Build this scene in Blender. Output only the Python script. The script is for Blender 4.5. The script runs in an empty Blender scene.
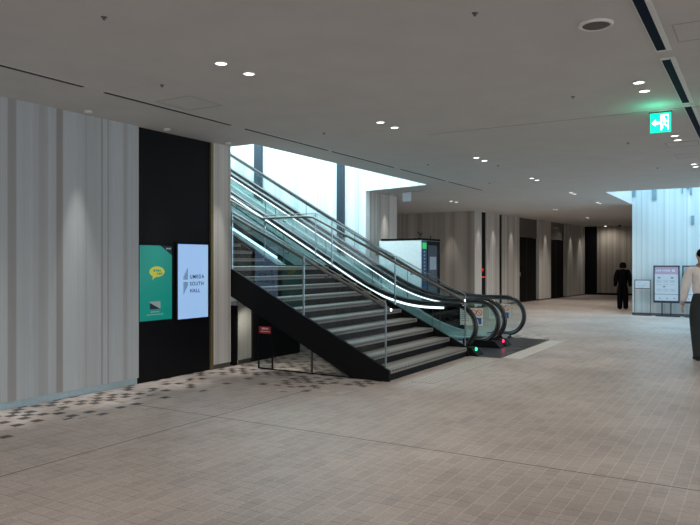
import bpy, bmesh, math, random
from mathutils import Vector, Matrix
random.seed(7)
SC = bpy.context.scene
COL = SC.collection
PI = math.pi
# ------------------------------------------------------------------ camera, world, large lights, exposure
cam = bpy.data.objects.new('camera', bpy.data.cameras.new('camera'))
COL.objects.link(cam)
cam.location = (0, 0, 1.6)
cam.rotation_euler = (PI / 2, 0, math.atan2(410, 684))
cam.data.sensor_width = 36.0
cam.data.lens = 684 / 700 * 36.0
cam.data.clip_end = 200
SC.camera = cam
W = bpy.data.worlds.new('world')
SC.world = W
W.use_nodes = True
W.node_tree.nodes['Background'].inputs[0].default_value = (0.93, 0.96, 1.0, 1)
W.node_tree.nodes['Background'].inputs[1].default_value = 2.5
SC.view_settings.view_transform = 'Standard'
SC.view_settings.look = 'None'
SC.view_settings.gamma = 1.0
SC.view_settings.exposure = -0.34
SC.view_settings.use_curve_mapping = False


def area(name, loc, sx, sy, power, color, rot=(0, 0, 0), spread=PI):
    l = bpy.data.lights.new(name, 'AREA')
    l.shape = 'RECTANGLE'
    l.size, l.size_y = sx, sy
    l.energy = power
    l.color = color
    l.spread = spread
    o = bpy.data.objects.new(name, l)
    o.location = loc
    o.rotation_euler = rot
    COL.objects.link(o)
    return o


# daylight falling down the two light wells (over the escalators, and in front of the right-hand wall)
area('skylight_over_escalators', (-11.3, 12.4, 6.95), 9.0, 3.8, 1350, (0.68, 0.93, 1.0))
area('skylight_over_wall', (2.6, 20.6, 6.0), 11.5, 3.6, 850, (0.45, 0.79, 1.0))

# ------------------------------------------------------------------ helpers
H = 3.388       # ceiling height


class MB:
    """collects shapes (world coordinates) and links them as ONE mesh object"""

    def __init__(self):
        self.v, self.f, self.m = [], [], []

    def add(self, vs, fs, mi=0):
        b = len(self.v)
        self.v += [Vector(p) for p in vs]
        for f in fs:
            self.f.append([b + i for i in f])
            self.m.append(mi)

    def box(self, x0, x1, y0, y1, z0, z1, mi=0):
        x0, x1 = min(x0, x1), max(x0, x1)
        y0, y1 = min(y0, y1), max(y0, y1)
        z0, z1 = min(z0, z1), max(z0, z1)
        vs = [(x, y, z) for z in (z0, z1) for y in (y0, y1) for x in (x0, x1)]
        self.add(vs, [(0, 2, 3, 1), (4, 5, 7, 6), (0, 1, 5, 4), (2, 6, 7, 3), (0, 4, 6, 2), (1, 3, 7, 5)], mi)

    def prism(self, poly, axis, a0, a1, mi=0):
        """polygon in the two other axes (in x,y,z order) extruded along axis 0/1/2"""
        def mk(p, a):
            q = list(p)
            q.insert(axis, a)
            return q
        n = len(poly)
        area2 = sum(poly[i][0] * poly[(i + 1) % n][1] - poly[(i + 1) % n][0] * poly[i][1] for i in range(n))
        if area2 < 0:
            poly = poly[::-1]
        vs = [mk(p, a0) for p in poly] + [mk(p, a1) for p in poly]
        fs = [tuple(range(n))[::-1], tuple(range(n, 2 * n))]
        for i in range(n):
            j = (i + 1) % n
            fs.append((i, j, n + j, n + i))
        if axis == 1:
            fs = [f[::-1] for f in fs]
        self.add(vs, fs, mi)

    def obox(self, o, ax, ay, az, mi=0):
        """oriented box from a corner and three edge vectors"""
        o, ax, ay, az = map(Vector, (o, ax, ay, az))
        vs = [o + ax * i + ay * j + az * k for k in (0, 1) for j in (0, 1) for i in (0, 1)]
        fs = [(0, 2, 3, 1), (4, 5, 7, 6), (0, 1, 5, 4), (2, 6, 7, 3), (0, 4, 6, 2), (1, 3, 7, 5)]
        if ax.cross(ay).dot(az) < 0:
            fs = [f[::-1] for f in fs]
        self.add(vs, fs, mi)

    def cols(self, cs, y0, y1, mi=0):
        """solid between y0 and y1 whose section is a row of columns (x, z_low, z_high)"""
        n = len(cs)
        vs = []
        for (x, zl, zh) in cs:
            vs += [(x, y0, zl), (x, y0, zh), (x, y1, zl), (x, y1, zh)]
        fs = []
        for i in range(n - 1):
            a, b = 4 * i, 4 * i + 4
            fs += [(a, b, b + 1, a + 1), (a + 2, a + 3, b + 3, b + 2), (a + 1, b + 1, b + 3, a + 3), (a, a + 2, b + 2, b)]
        fs += [(0, 1, 3, 2), (4 * n - 4, 4 * n - 2, 4 * n - 1, 4 * n - 3)]
        if cs[0][0] > cs[-1][0]:
            fs = [f[::-1] for f in fs]
        self.add(vs, fs, mi)

    def tube(self, pts, r, n=10, mi=0, r2=None, up=(0, 0, 1)):
        """tube along a path; r across, r2 along the path normal nearest to up"""
        pts = [Vector(p) for p in pts]
        r2 = r2 or r
        vs, N = [], len(pts)
        for i, p in enumerate(pts):
            t = (pts[min(i + 1, N - 1)] - pts[max(i - 1, 0)]).normalized()
            s = t.cross(Vector(up))
            if s.length < 1e-4:
                s = t.cross(Vector((0, 1, 0)))
            s.normalize()
            u = s.cross(t)
            for k in range(n):
                a = 2 * PI * k / n
                vs.append(p + s * (math.cos(a) * r) + u * (math.sin(a) * r2))
        fs = []
        for i in range(N - 1):
            for k in range(n):
                a, b = i * n + k, i * n + (k + 1) % n
                fs.append((a, a + n, b + n, b))
        fs += [tuple(range(n)), tuple(range((N - 1) * n, N * n))[::-1]]
        fs = [f[::-1] for f in fs]
        self.add(vs, fs, mi)

    def lathe(self, c, prof, n=20, mi=0, axis=2):
        """profile of (radius, height) turned about axis through c"""
        vs, fs = [], []
        for (r, h) in prof:
            for k in range(n):
                a = 2 * PI * k / n
                q = [r * math.cos(a), r * math.sin(a)]
                q.insert(axis, h)
                vs.append(Vector(c) + Vector(q))
        for i in range(len(prof) - 1):
            for k in range(n):
                a, b = i * n + k, i * n + (k + 1) % n
                fs.append((a, b, b + n, a + n))
        fs += [tuple(range(n))[::-1], tuple(range((len(prof) - 1) * n, len(prof) * n))]
        self.add(vs, fs, mi)

    def build(self, name, mats, parent=None, smooth=False, bevel=0):
        if not isinstance(mats, (list, tuple)):
            mats = [mats]
        if parent is not None:
            org = wloc(parent)
        else:
            xs = [p.x for p in self.v]
            ys = [p.y for p in self.v]
            zs = [p.z for p in self.v]
            org = Vector(((min(xs) + max(xs)) / 2, (min(ys) + max(ys)) / 2, min(zs)))
        me = bpy.data.meshes.new(name)
        me.from_pydata([p - org for p in self.v], [], self.f)
        for m in mats:
            me.materials.append(m)
        for p, mi in zip(me.polygons, self.m):
            p.material_index = mi
            p.use_smooth = smooth
        bm = bmesh.new()
        bm.from_mesh(me)
        bmesh.ops.recalc_face_normals(bm, faces=bm.faces)
        bm.to_mesh(me)
        bm.free()
        me.update()
        o = bpy.data.objects.new(name, me)
        COL.objects.link(o)
        if parent is not None:
            o.parent = parent
        else:
            o.location = org
        if bevel:
            b = o.modifiers.new('bevel', 'BEVEL')
            b.width = bevel
            b.segments = 2
            b.limit_method = 'ANGLE'
        return o


def wloc(o):
    v = Vector(o.location)
    while o.parent:
        o = o.parent
        v = v + Vector(o.location)
    return v


def tag(o, label=None, cat=None, group=None, kind=None):
    if label:
        o['label'] = label
    if cat:
        o['category'] = cat
    if group:
        o['group'] = group
    if kind:
        o['kind'] = kind
    return o


def thing(name, loc, label, cat, group=None):
    o = bpy.data.objects.new(name, None)
    o.location = loc
    o.empty_display_size = 0.1
    COL.objects.link(o)
    return tag(o, label, cat, group)


def struct(name, b, m, **k):
    return tag(b.build(name, m, **k), kind='structure')


def bx(*a):
    b = MB()
    b.box(*a)
    return b


# ------------------------------------------------------------------ materials
def newmat(name):
    m = bpy.data.materials.new(name)
    m.use_nodes = True
    nt = m.node_tree
    return m, nt, nt.nodes['Principled BSDF']


def mat(name, c, rough=0.5, metal=0.0, emit=0.0, ec=None, spec=0.5, var=0.06, scale=30):
    m, nt, b = newmat(name)
    b.inputs['Roughness'].default_value = rough
    b.inputs['Metallic'].default_value = metal
    b.inputs['Specular IOR Level'].default_value = spec
    b.inputs['Base Color'].default_value = (*c, 1)
    if var:
        tc = nt.nodes.new('ShaderNodeTexCoord')
        nz = nt.nodes.new('ShaderNodeTexNoise')
        nz.inputs['Scale'].default_value = scale
        nt.links.new(tc.outputs['Object'], nz.inputs['Vector'])
        rp = nt.nodes.new('ShaderNodeValToRGB')
        rp.color_ramp.elements[0].position = 0.3
        rp.color_ramp.elements[1].position = 0.7
        rp.color_ramp.elements[0].color = (*[x * (1 - var) for x in c], 1)
        rp.color_ramp.elements[1].color = (*[min(1, x * (1 + var)) for x in c], 1)
        nt.links.new(nz.outputs['Fac'], rp.inputs['Fac'])
        nt.links.new(rp.outputs['Color'], b.inputs['Base Color'])
    if emit:
        b.inputs['Emission Color'].default_value = (*(ec or c), 1)
        b.inputs['Emission Strength'].default_value = emit
    return m


def glassmat(name, tint, gloss=0.08):
    m, nt, b = newmat(name)
    nt.nodes.remove(b)
    tr = nt.nodes.new('ShaderNodeBsdfTransparent')
    tr.inputs[0].default_value = (*tint, 1)
    gl = nt.nodes.new('ShaderNodeBsdfGlossy')
    gl.inputs['Roughness'].default_value = 0.03
    fr = nt.nodes.new('ShaderNodeFresnel')
    fr.inputs[0].default_value = 1.45
    mx = nt.nodes.new('ShaderNodeMixShader')
    nt.links.new(fr.outputs[0], mx.inputs[0])
    nt.links.new(tr.outputs[0], mx.inputs[1])
    nt.links.new(gl.outputs[0], mx.inputs[2])
    nt.links.new(mx.outputs[0], nt.nodes['Material Output'].inputs[0])
    return m


def N(nt, t, **ins):
    n = nt.nodes.new(t)
    for k, v in ins.items():
        n.inputs[k].default_value = v
    return n


def math_(nt, op, a, b=None, clamp=False):
    n = nt.nodes.new('ShaderNodeMath')
    n.operation = op
    n.use_clamp = clamp
    for i, x in enumerate((a, b)):
        if x is None:
            continue
        if isinstance(x, (int, float)):
            n.inputs[i].default_value = x
        else:
            nt.links.new(x, n.inputs[i])
    return n.outputs[0]


def mixc(nt, fac, a, b, blend='MIX'):
    n = nt.nodes.new('ShaderNodeMix')
    n.data_type = 'RGBA'
    n.blend_type = blend
    if isinstance(fac, (int, float)):
        n.inputs[0].default_value = fac
    else:
        nt.links.new(fac, n.inputs[0])
    for s, x in ((6, a), (7, b)):
        if isinstance(x, tuple):
            n.inputs[s].default_value = (*x, 1)
        else:
            nt.links.new(x, n.inputs[s])
    return n.outputs[2]


def stripes(name, axis, light, dark, bands=None, rng=None, amount=1.0, rough=0.75):
    """ribbed wall cladding: vertical bands of slightly different tone"""
    m, nt, b = newmat(name)
    b.inputs['Roughness'].default_value = rough
    b.inputs['Specular IOR Level'].default_value = 0.25
    g = N(nt, 'ShaderNodeNewGeometry')
    s = N(nt, 'ShaderNodeSeparateXYZ')
    nt.links.new(g.outputs['Position'], s.inputs[0])
    v = s.outputs[axis]
    nz = nt.nodes.new('ShaderNodeTexNoise')
    nz.noise_dimensions = '1D'
    nz.inputs['Scale'].default_value = 2.6
    nz.inputs['Detail'].default_value = 5
    nz.inputs['Roughness'].default_value = 0.75
    nt.links.new(v, nz.inputs['W'])
    rp = N(nt, 'ShaderNodeValToRGB')
    e = rp.color_ramp.elements
    e[0].position, e[1].position = 0.36, 0.60
    e[0].color, e[1].color = (*dark, 1), (*light, 1)
    nt.links.new(nz.outputs['Fac'], rp.inputs['Fac'])
    c = mixc(nt, amount, light, rp.outputs['Color'])
    # panel seams
    fr = math_(nt, 'FRACT', math_(nt, 'MULTIPLY', v, 1 / 0.62))
    if not bands:
        c = mixc(nt, math_(nt, 'LESS_THAN', fr, 0.016), c, tuple(x * 0.55 for x in dark))
    # fibre
    mp = N(nt, 'ShaderNodeMapping')
    mp.inputs['Scale'].default_value = (90, 90, 2.5)
    nt.links.new(g.outputs['Position'], mp.inputs[0])
    n2 = N(nt, 'ShaderNodeTexNoise', Scale=1.0, Detail=2.0)
    nt.links.new(mp.outputs[0], n2.inputs['Vector'])
    c = mixc(nt, 0.12, c, n2.outputs['Fac'], 'OVERLAY')
    if bands:
        mr = N(nt, 'ShaderNodeMapRange')
        mr.inputs[1].default_value, mr.inputs[2].default_value = rng
        nt.links.new(v, mr.inputs[0])
        r2 = N(nt, 'ShaderNodeValToRGB')
        nt.links.new(mr.outputs[0], r2.inputs['Fac'])
        cr = r2.color_ramp
        cr.interpolation = 'LINEAR'
        pts = [(0.0, 0.0)]
        for (a, z, k) in bands:
            w = 0.012
            pts += [(a - w, 0.0), (a, k), (z, k), (z + w, 0.0)]
        pts = [((p - rng[0]) / (rng[1] - rng[0]) if i else 0.0, k) for i, (p, k) in enumerate(pts)]
        cr.elements[0].color = (0, 0, 0, 1)
        cr.elements[1].color = (0, 0, 0, 1)
        for (p, k) in pts[1:]:
            cr.elements.new(p).color = (k, k, k, 1)
        c = mixc(nt, r2.outputs['Color'], c, dark)
    nt.links.new(c, b.inputs['Base Color'])
    return m


def floor_material():
    m, nt, b = newmat('floor_brick_paving')
    b.inputs['Roughness'].default_value = 0.42
    b.inputs['Specular IOR Level'].default_value = 0.2
    g = N(nt, 'ShaderNodeNewGeometry')
    s = N(nt, 'ShaderNodeSeparateXYZ')
    nt.links.new(g.outputs['Position'], s.inputs[0])
    X, Y = s.outputs[0], s.outputs[1]
    cb = N(nt, 'ShaderNodeCombineXYZ')
    nt.links.new(Y, cb.inputs[0])
    nt.links.new(X, cb.inputs[1])
    br = N(nt, 'ShaderNodeTexBrick')
    br.offset = 0.5
    br.inputs['Scale'].default_value = 1.0
    br.inputs['Brick Width'].default_value = 0.216
    br.inputs['Row Height'].default_value = 0.109
    br.inputs['Mortar Size'].default_value = 0.0034
    br.inputs['Mortar Smooth'].default_value = 0.3
    br.inputs['Bias'].default_value = -0.2
    br.inputs['Color1'].default_value = (0.455, 0.390, 0.360, 1)
    br.inputs['Color2'].default_value = (0.375, 0.318, 0.294, 1)
    br.inputs['Mortar'].default_value = (0.57, 0.51, 0.46, 1)
    nt.links.new(cb.outputs[0], br.inputs['Vector'])
    c = br.outputs['Color']
    # dark cross joints every half brick
    fr = math_(nt, 'FRACT', math_(nt, 'MULTIPLY', Y, 1 / 0.108))
    n0 = N(nt, 'ShaderNodeTexNoise', Scale=3.0, Detail=2.0)
    nt.links.new(g.outputs['Position'], n0.inputs['Vector'])
    k = math_(nt, 'MULTIPLY', math_(nt, 'LESS_THAN', fr, 0.07), math_(nt, 'GREATER_THAN', n0.outputs['Fac'], 0.48))
    c = mixc(nt, math_(nt, 'MULTIPLY', k, 0.55), c, (0.14, 0.115, 0.105))
    # worn patches
    n1 = N(nt, 'ShaderNodeTexNoise', Scale=0.7, Detail=4.0)
    nt.links.new(g.outputs['Position'], n1.inputs['Vector'])
    c = mixc(nt, 0.45, c, n1.outputs['Fac'], 'OVERLAY')
    n3 = N(nt, 'ShaderNodeTexNoise', Scale=55.0, Detail=2.0)
    nt.links.new(g.outputs['Position'], n3.inputs['Vector'])
    c = mixc(nt, 0.25, c, n3.outputs['Fac'], 'OVERLAY')
    # long control joints
    for axis, p in ((Y, 5.37), (X, -4.87)):
        d = math_(nt, 'ABSOLUTE', math_(nt, 'SUBTRACT', axis, p))
        c = mixc(nt, math_(nt, 'LESS_THAN', d, 0.007), c, (0.06, 0.05, 0.045))
    # border of scattered dark and pale tiles, the pale ones partly painted dapples of light, along the wall, before the stair and beside the escalators
    cell = N(nt, 'ShaderNodeCombineXYZ')
    nt.links.new(math_(nt, 'FLOOR', math_(nt, 'MULTIPLY', X, 1 / 0.109)), cell.inputs[0])
    nt.links.new(math_(nt, 'FLOOR', math_(nt, 'MULTIPLY', Y, 1 / 0.109)), cell.inputs[1])
    wn = N(nt, 'ShaderNodeTexWhiteNoise')
    nt.links.new(cell.outputs[0], wn.inputs['Vector'])
    rnd = wn.outputs['Value']
    par = math_(nt, 'FRACT', math_(nt, 'MULTIPLY', math_(nt, 'ADD', math_(nt, 'FLOOR', math_(nt, 'MULTIPLY', X, 1 / 0.109)), math_(nt, 'FLOOR', math_(nt, 'MULTIPLY', Y, 1 / 0.109))), 0.5))
    odd = math_(nt, 'GREATER_THAN', par, 0.25)

    def lin(v, a, z):
        mr = N(nt, 'ShaderNodeMapRange')
        mr.inputs[1].default_value, mr.inputs[2].default_value = a, z
        mr.clamp = True
        nt.links.new(v, mr.inputs[0])
        return mr.outputs[0]
    m1 = math_(nt, 'MULTIPLY', lin(X, -5.85, -6.9), math_(nt, 'LESS_THAN', Y, 8.3))
    m2 = math_(nt, 'MULTIPLY', lin(Y, 6.75, 8.0), math_(nt, 'LESS_THAN', X, -4.35))
    m2 = math_(nt, 'MULTIPLY', m2, math_(nt, 'LESS_THAN', Y, 11.0))
    m3 = math_(nt, 'MULTIPLY', lin(X, -3.3, -4.6), math_(nt, 'MULTIPLY', lin(Y, 15.3, 14.4), math_(nt, 'GREATER_THAN', Y, 14.1)))
    mk = math_(nt, 'MULTIPLY', math_(nt, 'MAXIMUM', m1, math_(nt, 'MAXIMUM', m2, m3)), 0.66)
    c = mixc(nt, math_(nt, 'MULTIPLY', odd, math_(nt, 'LESS_THAN', rnd, mk)), c, (0.085, 0.074, 0.070))
    pale = math_(nt, 'GREATER_THAN', rnd, math_(nt, 'SUBTRACT', 1.0, math_(nt, 'MULTIPLY', mk, 0.6)))
    c = mixc(nt, math_(nt, 'MULTIPLY', pale, 0.7), c, (0.52, 0.50, 0.485))
    nt.links.new(c, b.inputs['Base Color'])
    return m


M = {}
M['floor'] = floor_material()
M['ceiling'] = mat('ceiling_paint', (0.60, 0.595, 0.58), 0.8, var=0.03, scale=2, spec=0.2)
LW = (0.455, 0.495, 0.52)
M['wall_left'] = stripes('left_wall_cladding', 1, LW, (0.24, 0.215, 0.20),
                         bands=[(4.459, 4.55, 0.6), (4.83, 4.94, 0.25), (5.06, 5.135, 0.7), (5.45, 5.47, 0.25),
                                (5.69, 5.70, 0.75), (5.785, 5.795, 0.6), (6.03, 6.085, 0.35)], rng=(4.2, 6.4), amount=0.2)
M['wall_y'] = stripes('wall_cladding_along', 1, (0.60, 0.585, 0.56), (0.34, 0.315, 0.29), amount=0.7)
M['wall_x'] = stripes('wall_cladding_across', 0, (0.47, 0.43, 0.385), (0.27, 0.24, 0.21), amount=0.8)
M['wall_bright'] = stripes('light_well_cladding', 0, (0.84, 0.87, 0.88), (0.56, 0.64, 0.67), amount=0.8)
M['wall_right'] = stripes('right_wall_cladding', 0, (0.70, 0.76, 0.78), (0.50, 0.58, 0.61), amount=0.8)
M['black'] = mat('black_panel', (0.005, 0.005, 0.007), 0.45, spec=0.12)
M['matte_black'] = mat('black_matte_steel', (0.006, 0.006, 0.007), 0.6, spec=0.12)
M['rubber'] = mat('black_rubber', (0.012, 0.012, 0.013), 0.28, spec=0.6)
M['steel'] = mat('brushed_steel', (0.55, 0.57, 0.58), 0.28, metal=1.0)
M['railbrown'] = mat('grey_brown_rail', (0.17, 0.15, 0.135), 0.35, metal=0.6)
M['postgrey'] = mat('grey_post_steel', (0.30, 0.33, 0.35), 0.35, metal=1.0)
M['deck'] = mat('satin_pale_deck', (0.48, 0.53, 0.53), 0.3, metal=0.25)
M['dsteel'] = mat('dark_steel', (0.16, 0.16, 0.165), 0.35, metal=1.0)
M['plate'] = mat('grey_floor_plate', (0.06, 0.062, 0.07), 0.3, metal=0.3, scale=80)
M['glass'] = glassmat('clear_glass', (0.92, 0.972, 0.966))
M['glassd'] = glassmat('stair_glass', (0.90, 0.94, 0.95))
M['bronze'] = mat('bronze_trim', (0.20, 0.155, 0.08), 0.45, metal=0.4)
M['base_teal'] = mat('pale_blue_skirting', (0.42, 0.56, 0.62), 0.35, metal=0.5)
M['tread'] = mat('grey_stone_tread', (0.24, 0.22, 0.20), 0.6, var=0.2, scale=120)
M['nosing'] = mat('dark_nosing_studs', (0.05, 0.05, 0.05), 0.5)
M['pilaster'] = mat('blue_grey_pilaster', (0.022, 0.036, 0.055), 0.5)
M['fitting'] = mat('blue_grey_fitting', (0.20, 0.31, 0.37), 0.6)
M['lamp'] = mat('lamp_lens', (1, 0.97, 0.92), 0.4, emit=7, var=0)
M['led'] = mat('white_led_strip', (0.9, 1, 1), 0.4, emit=2.6, ec=(0.86, 0.97, 1.0), var=0)
M['cyanglow'] = mat('cyan_white_glow', (0.8, 1, 1), 0.4, emit=2.0, ec=(0.62, 0.93, 1.0), var=0)
M['white'] = mat('white_enamel', (0.75, 0.75, 0.74), 0.5)
M['slot'] = mat('dark_slot', (0.012, 0.014, 0.018), 0.6)
M['slotb'] = mat('blue_black_slot', (0.006, 0.013, 0.034), 0.7, spec=0.05)
M['grille'] = mat('grey_speaker_grille', (0.12, 0.11, 0.10), 0.8, var=0.3, scale=400)
M['hatch'] = mat('hatch_joint', (0.40, 0.39, 0.38), 0.8)
M['stud'] = mat('pale_tactile_stud', (0.60, 0.56, 0.51), 0.5)
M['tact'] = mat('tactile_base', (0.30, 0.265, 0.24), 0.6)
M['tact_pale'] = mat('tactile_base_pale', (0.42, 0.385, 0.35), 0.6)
M['green'] = mat('green_screen', (0.0, 0.25, 0.2), 0.3, emit=0.26, ec=(0.008, 0.36, 0.31), var=0)
M['bluewhite'] = mat('pale_blue_screen', (0.4, 0.6, 0.9), 0.3, emit=0.62, ec=(0.34, 0.58, 0.98), var=0)
M['ink'] = mat('navy_ink', (0.01, 0.015, 0.05), 0.6, var=0)
M['yellow'] = mat('yellow_bubble', (0.5, 0.5, 0.05), 0.6, emit=0.30, ec=(0.55, 0.62, 0.08), var=0)
M['navy'] = mat('navy_corner', (0.01, 0.02, 0.05), 0.6, var=0)
M['greyimg'] = mat('grey_image', (0.2, 0.25, 0.25), 0.5, emit=0.3, ec=(0.35, 0.48, 0.48), var=0)
M['palegreen'] = mat('pale_text', (0.3, 0.5, 0.45), 0.5, emit=0.25, ec=(0.3, 0.6, 0.55), var=0)
M['exit_green'] = mat('exit_green', (0, 0.6, 0.4), 0.4, emit=1.6, ec=(0.0, 0.80, 0.46), var=0)
M['exit_white'] = mat('exit_white', (1, 1, 1), 0.4, emit=3.0, ec=(0.95, 1, 0.98), var=0)
M['redsign'] = mat('red_sign', (0.30, 0.008, 0.014), 0.5, var=0)
M['signtext'] = mat('pale_sign_lettering', (0.7, 0.6, 0.6), 0.5, var=0)
M['ggo'] = mat('green_lamp', (0, 1, 0.3), 0.4, emit=5, ec=(0.02, 1, 0.25), var=0)
M['rstop'] = mat('red_lamp', (1, 0, 0.1), 0.4, emit=5, ec=(1, 0.02, 0.10), var=0)
M['kwhite'] = mat('white_gloss_panel', (0.80, 0.84, 0.85), 0.35)
M['kblue'] = mat('blue_strip', (0.012, 0.075, 0.20), 0.4)
M['kscreen'] = mat('grey_blue_screen', (0.07, 0.105, 0.15), 0.12, spec=0.8)
M['kgreen'] = mat('green_tag', (0.02, 0.5, 0.1), 0.4, emit=0.5, ec=(0.05, 0.9, 0.2), var=0)
M['mapw'] = mat('pale_map', (0.35, 0.45, 0.55), 0.5)
M['poster'] = mat('pale_poster', (0.62, 0.68, 0.76), 0.6, var=0.03)
M['pink'] = mat('pink_header', (0.52, 0.37, 0.50), 0.6)
M['pgrey'] = mat('poster_grey', (0.17, 0.19, 0.23), 0.6)
M['frame'] = mat('dark_navy_frame', (0.02, 0.028, 0.05), 0.4)
M['cream'] = mat('cream_sticker', (0.72, 0.70, 0.60), 0.6)
M['sred'] = mat('prohibition_red', (0.55, 0.05, 0.03), 0.6)
M['sblue'] = mat('pictogram_blue', (0.02, 0.10, 0.40), 0.6)
M['doorblack'] = mat('dark_lift_door', (0.006, 0.006, 0.007), 0.5, spec=0.06)
M['transom'] = mat('grey_transom', (0.10, 0.10, 0.098), 0.2, spec=0.6)
M['skin'] = mat('skin', (0.50, 0.31, 0.22), 0.6)
M['hair'] = mat('black_hair', (0.005, 0.0045, 0.0045), 0.7, spec=0.08, var=0.4, scale=90)
M['shirt'] = mat('pale_shirt', (0.74, 0.70, 0.68), 0.8)
M['trouser'] = mat('dark_green_grey_trousers', (0.012, 0.017, 0.017), 0.8)
M['blackcloth'] = mat('black_cloth', (0.004, 0.004, 0.005), 0.9, spec=0.05)
M['shoe'] = mat('black_shoe_leather', (0.008, 0.008, 0.008), 0.4)

# ------------------------------------------------------------------ the setting
struct('floor', bx(-17, 12, -12, 42, -0.3, 0), M['floor'])

# ceiling with two rectangular light wells cut out
VA = (-16.0, -6.56, 8.12, 14.88)
VB = (-3.37, 12.0, 18.22, 22.5)
b = MB()
zt = H + 0.5
b.box(-17, 9, -5, VA[2], H, zt)
b.box(VA[1], 9, VA[2], 14.39, H, zt)
b.prism([(-8.46, 14.90), (-6.56, 14.41), (-6.56, 14.39), (12, 14.39), (12, 15.08), (-8.46, 15.08)], 2, H, zt)
b.box(-17, VA[0], VA[2], VA[3], H, zt)
b.box(-17, 12, VA[3] + .2, VB[2], H, zt)
b.box(-17, VA[0] - .2, VA[3], VA[3] + .2, H, zt)
b.box(-17, VB[0], VB[2], VB[3], H, zt)
b.box(-17, 12, VB[3] + .3, 42, H, zt)
b.box(-17, VB[0], VB[3], VB[3] + .3, H, zt)
struct('ceiling', b, M['ceiling'])
struct('trim_1', bx(-4.0, 3.0, 8.74, 8.765, H - 0.004, H), M['hatch'])      # ceiling joint by the exit sign

# light well over the escalators
b = bx(-16, -8.46, 14.88, 15.08, 0, 7.3)
b.prism([(-8.46, 14.88), (-6.56, 14.39), (-6.56, 14.41), (-8.46, 14.90)], 2, H, 7.3)
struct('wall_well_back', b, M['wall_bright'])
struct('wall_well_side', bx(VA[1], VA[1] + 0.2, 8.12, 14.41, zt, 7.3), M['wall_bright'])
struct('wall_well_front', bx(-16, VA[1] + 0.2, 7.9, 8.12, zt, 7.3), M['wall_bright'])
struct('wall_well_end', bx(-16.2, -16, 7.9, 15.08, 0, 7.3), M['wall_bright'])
struct('unseen_well_lid', bx(-16.2, -6.3, 7.9, 15.08, 7.3, 7.5), M['ceiling'])  # unseen lid added over the well to block the world light
# light well before the right-hand wall
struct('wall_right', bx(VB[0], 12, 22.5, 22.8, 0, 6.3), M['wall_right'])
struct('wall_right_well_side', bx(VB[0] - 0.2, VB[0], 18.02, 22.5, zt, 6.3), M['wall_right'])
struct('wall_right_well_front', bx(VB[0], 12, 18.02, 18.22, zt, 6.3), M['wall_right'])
struct('unseen_right_well_lid', bx(VB[0] - 0.2, 12, 18.0, 22.8, 6.3, 6.5), M['ceiling'])  # unseen lid, likewise added to keep world light out of this well
struct('baseboard_right', bx(VB[0], 12, 22.44, 22.5, 0, 0.07), M['dsteel'])

# left wall, signage recess, column
struct('wall_left', bx(-7.25, -7.0, -8, 6.28, 0.085, H), M['wall_left'])
struct('baseboard_left', bx(-7.2, -7.03, -8, 6.28, 0, 0.085), M['base_teal'])
struct('wall_signage', bx(-7.25, -7.03, 6.28, 7.66, 0, H), M['black'])
struct('trim_2', bx(-7.25, -7.0, 7.66, 7.715, 0, H), M['bronze'])
b = bx(-7.25, -7.0, 7.715, 8.10, 0.07, H)
struct('wall_column', b, M['wall_y'])
struct('baseboard_column', bx(-7.22, -7.01, 7.715, 8.10, 0, 0.07), M['dsteel'])
# wall under the stair
struct('trim_3', bx(-7.2, -6.985, 8.175, 8.245, 0, 0.93), M['black'])
struct('wall_understair', bx(-7.2, -7.02, 8.25, 8.62, 0.07, 0.98), M['wall_y'])
struct('baseboard_understair', bx(-7.2, -7.03, 8.25, 8.62, 0, 0.07), M['dsteel'])
struct('wall_understair_black', bx(-7.3, -7.02, 8.63, 9.98, 0, 1.0), M['black'])
struct('wall_understair_end', bx(-7.2, -7.02, 9.99, 10.4, 0.05, 0.98), M['wall_y'])

# pier beyond the escalators, recess and far wall
struct('wall_pier', bx(-8.9, -8.46, 15.08, 16.6, 0, H), M['wall_y'])
struct('wall_recess', bx(-14, -13.8, 15.08, 22.6, 0, H), M['wall_y'])
struct('wall_far', bx(-14, -8.5, 22.6, 22.9, 0, H), M['wall_x'])
struct('baseboard_far', bx(-13.8, -8.5, 22.57, 22.6, 0, 0.08), M['dsteel'])

# lift lobby wall (runs away from the camera, slightly splayed)
P0 = Vector((-8.5, 22.6, 0))
D = Vector((1.1, 12.6, 0)).normalized()
NRM = Vector((D.y, -D.x, 0))          # towards the lobby
UP = Vector((0, 0, 1))


def lobby(u0, u1, d0, d1, z0, z1, m=None):
    b = MB() if m is None else m
    b.obox(P0 + D * u0 + NRM * d0 + UP * z0, D * (u1 - u0), NRM * (d1 - d0), UP * (z1 - z0))
    return b


for i, (u0, u1) in enumerate([(0.0, 0.57), (0.98, 2.11), (2.34, 4.03), (6.16, 7.60), (9.58, 12.40)]):
    struct('wall_lobby', lobby(u0, u1, -1.0, 0, 0.06, H), M['wall_y'])
    struct('baseboard_lobby', lobby(u0, u1, -0.98, -0.015, 0, 0.06), M['dsteel'])
for u0, u1 in ((0.57, 0.98), (2.11, 2.34)):
    struct('wall_lobby_slot', lobby(u0, u1, -0.3, -0.02 if u0 > 1 else -0.05, 0, H), M['black'])
for i, (u0, u1) in enumerate(((4.03, 6.16), (7.60, 9.58))):
    struct('wall_lift_recess', lobby(u0, u1, -0.4, -0.3, 0, H), M['black'])
    struct('trim_%d' % (4 + 2 * i), lobby(u0, u1, -0.29, -0.10, 2.62, H), M['transom'])
    d = struct('door_%d' % (1 + i), lobby(u0 + .02, u1 - .02, -0.28, -0.12, 0.0, 2.6), M['doorblack'])
    bb = MB()
    mid = (u0 + u1) / 2
    lobby(mid - .008, mid + .008, -0.12, -0.115, 0, 2.6, bb)
    bb.build('door_seam', M['dsteel'], d)
b = MB()
b.box(-8.9, -6.93, 35.3, 35.5, 0, H)
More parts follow.
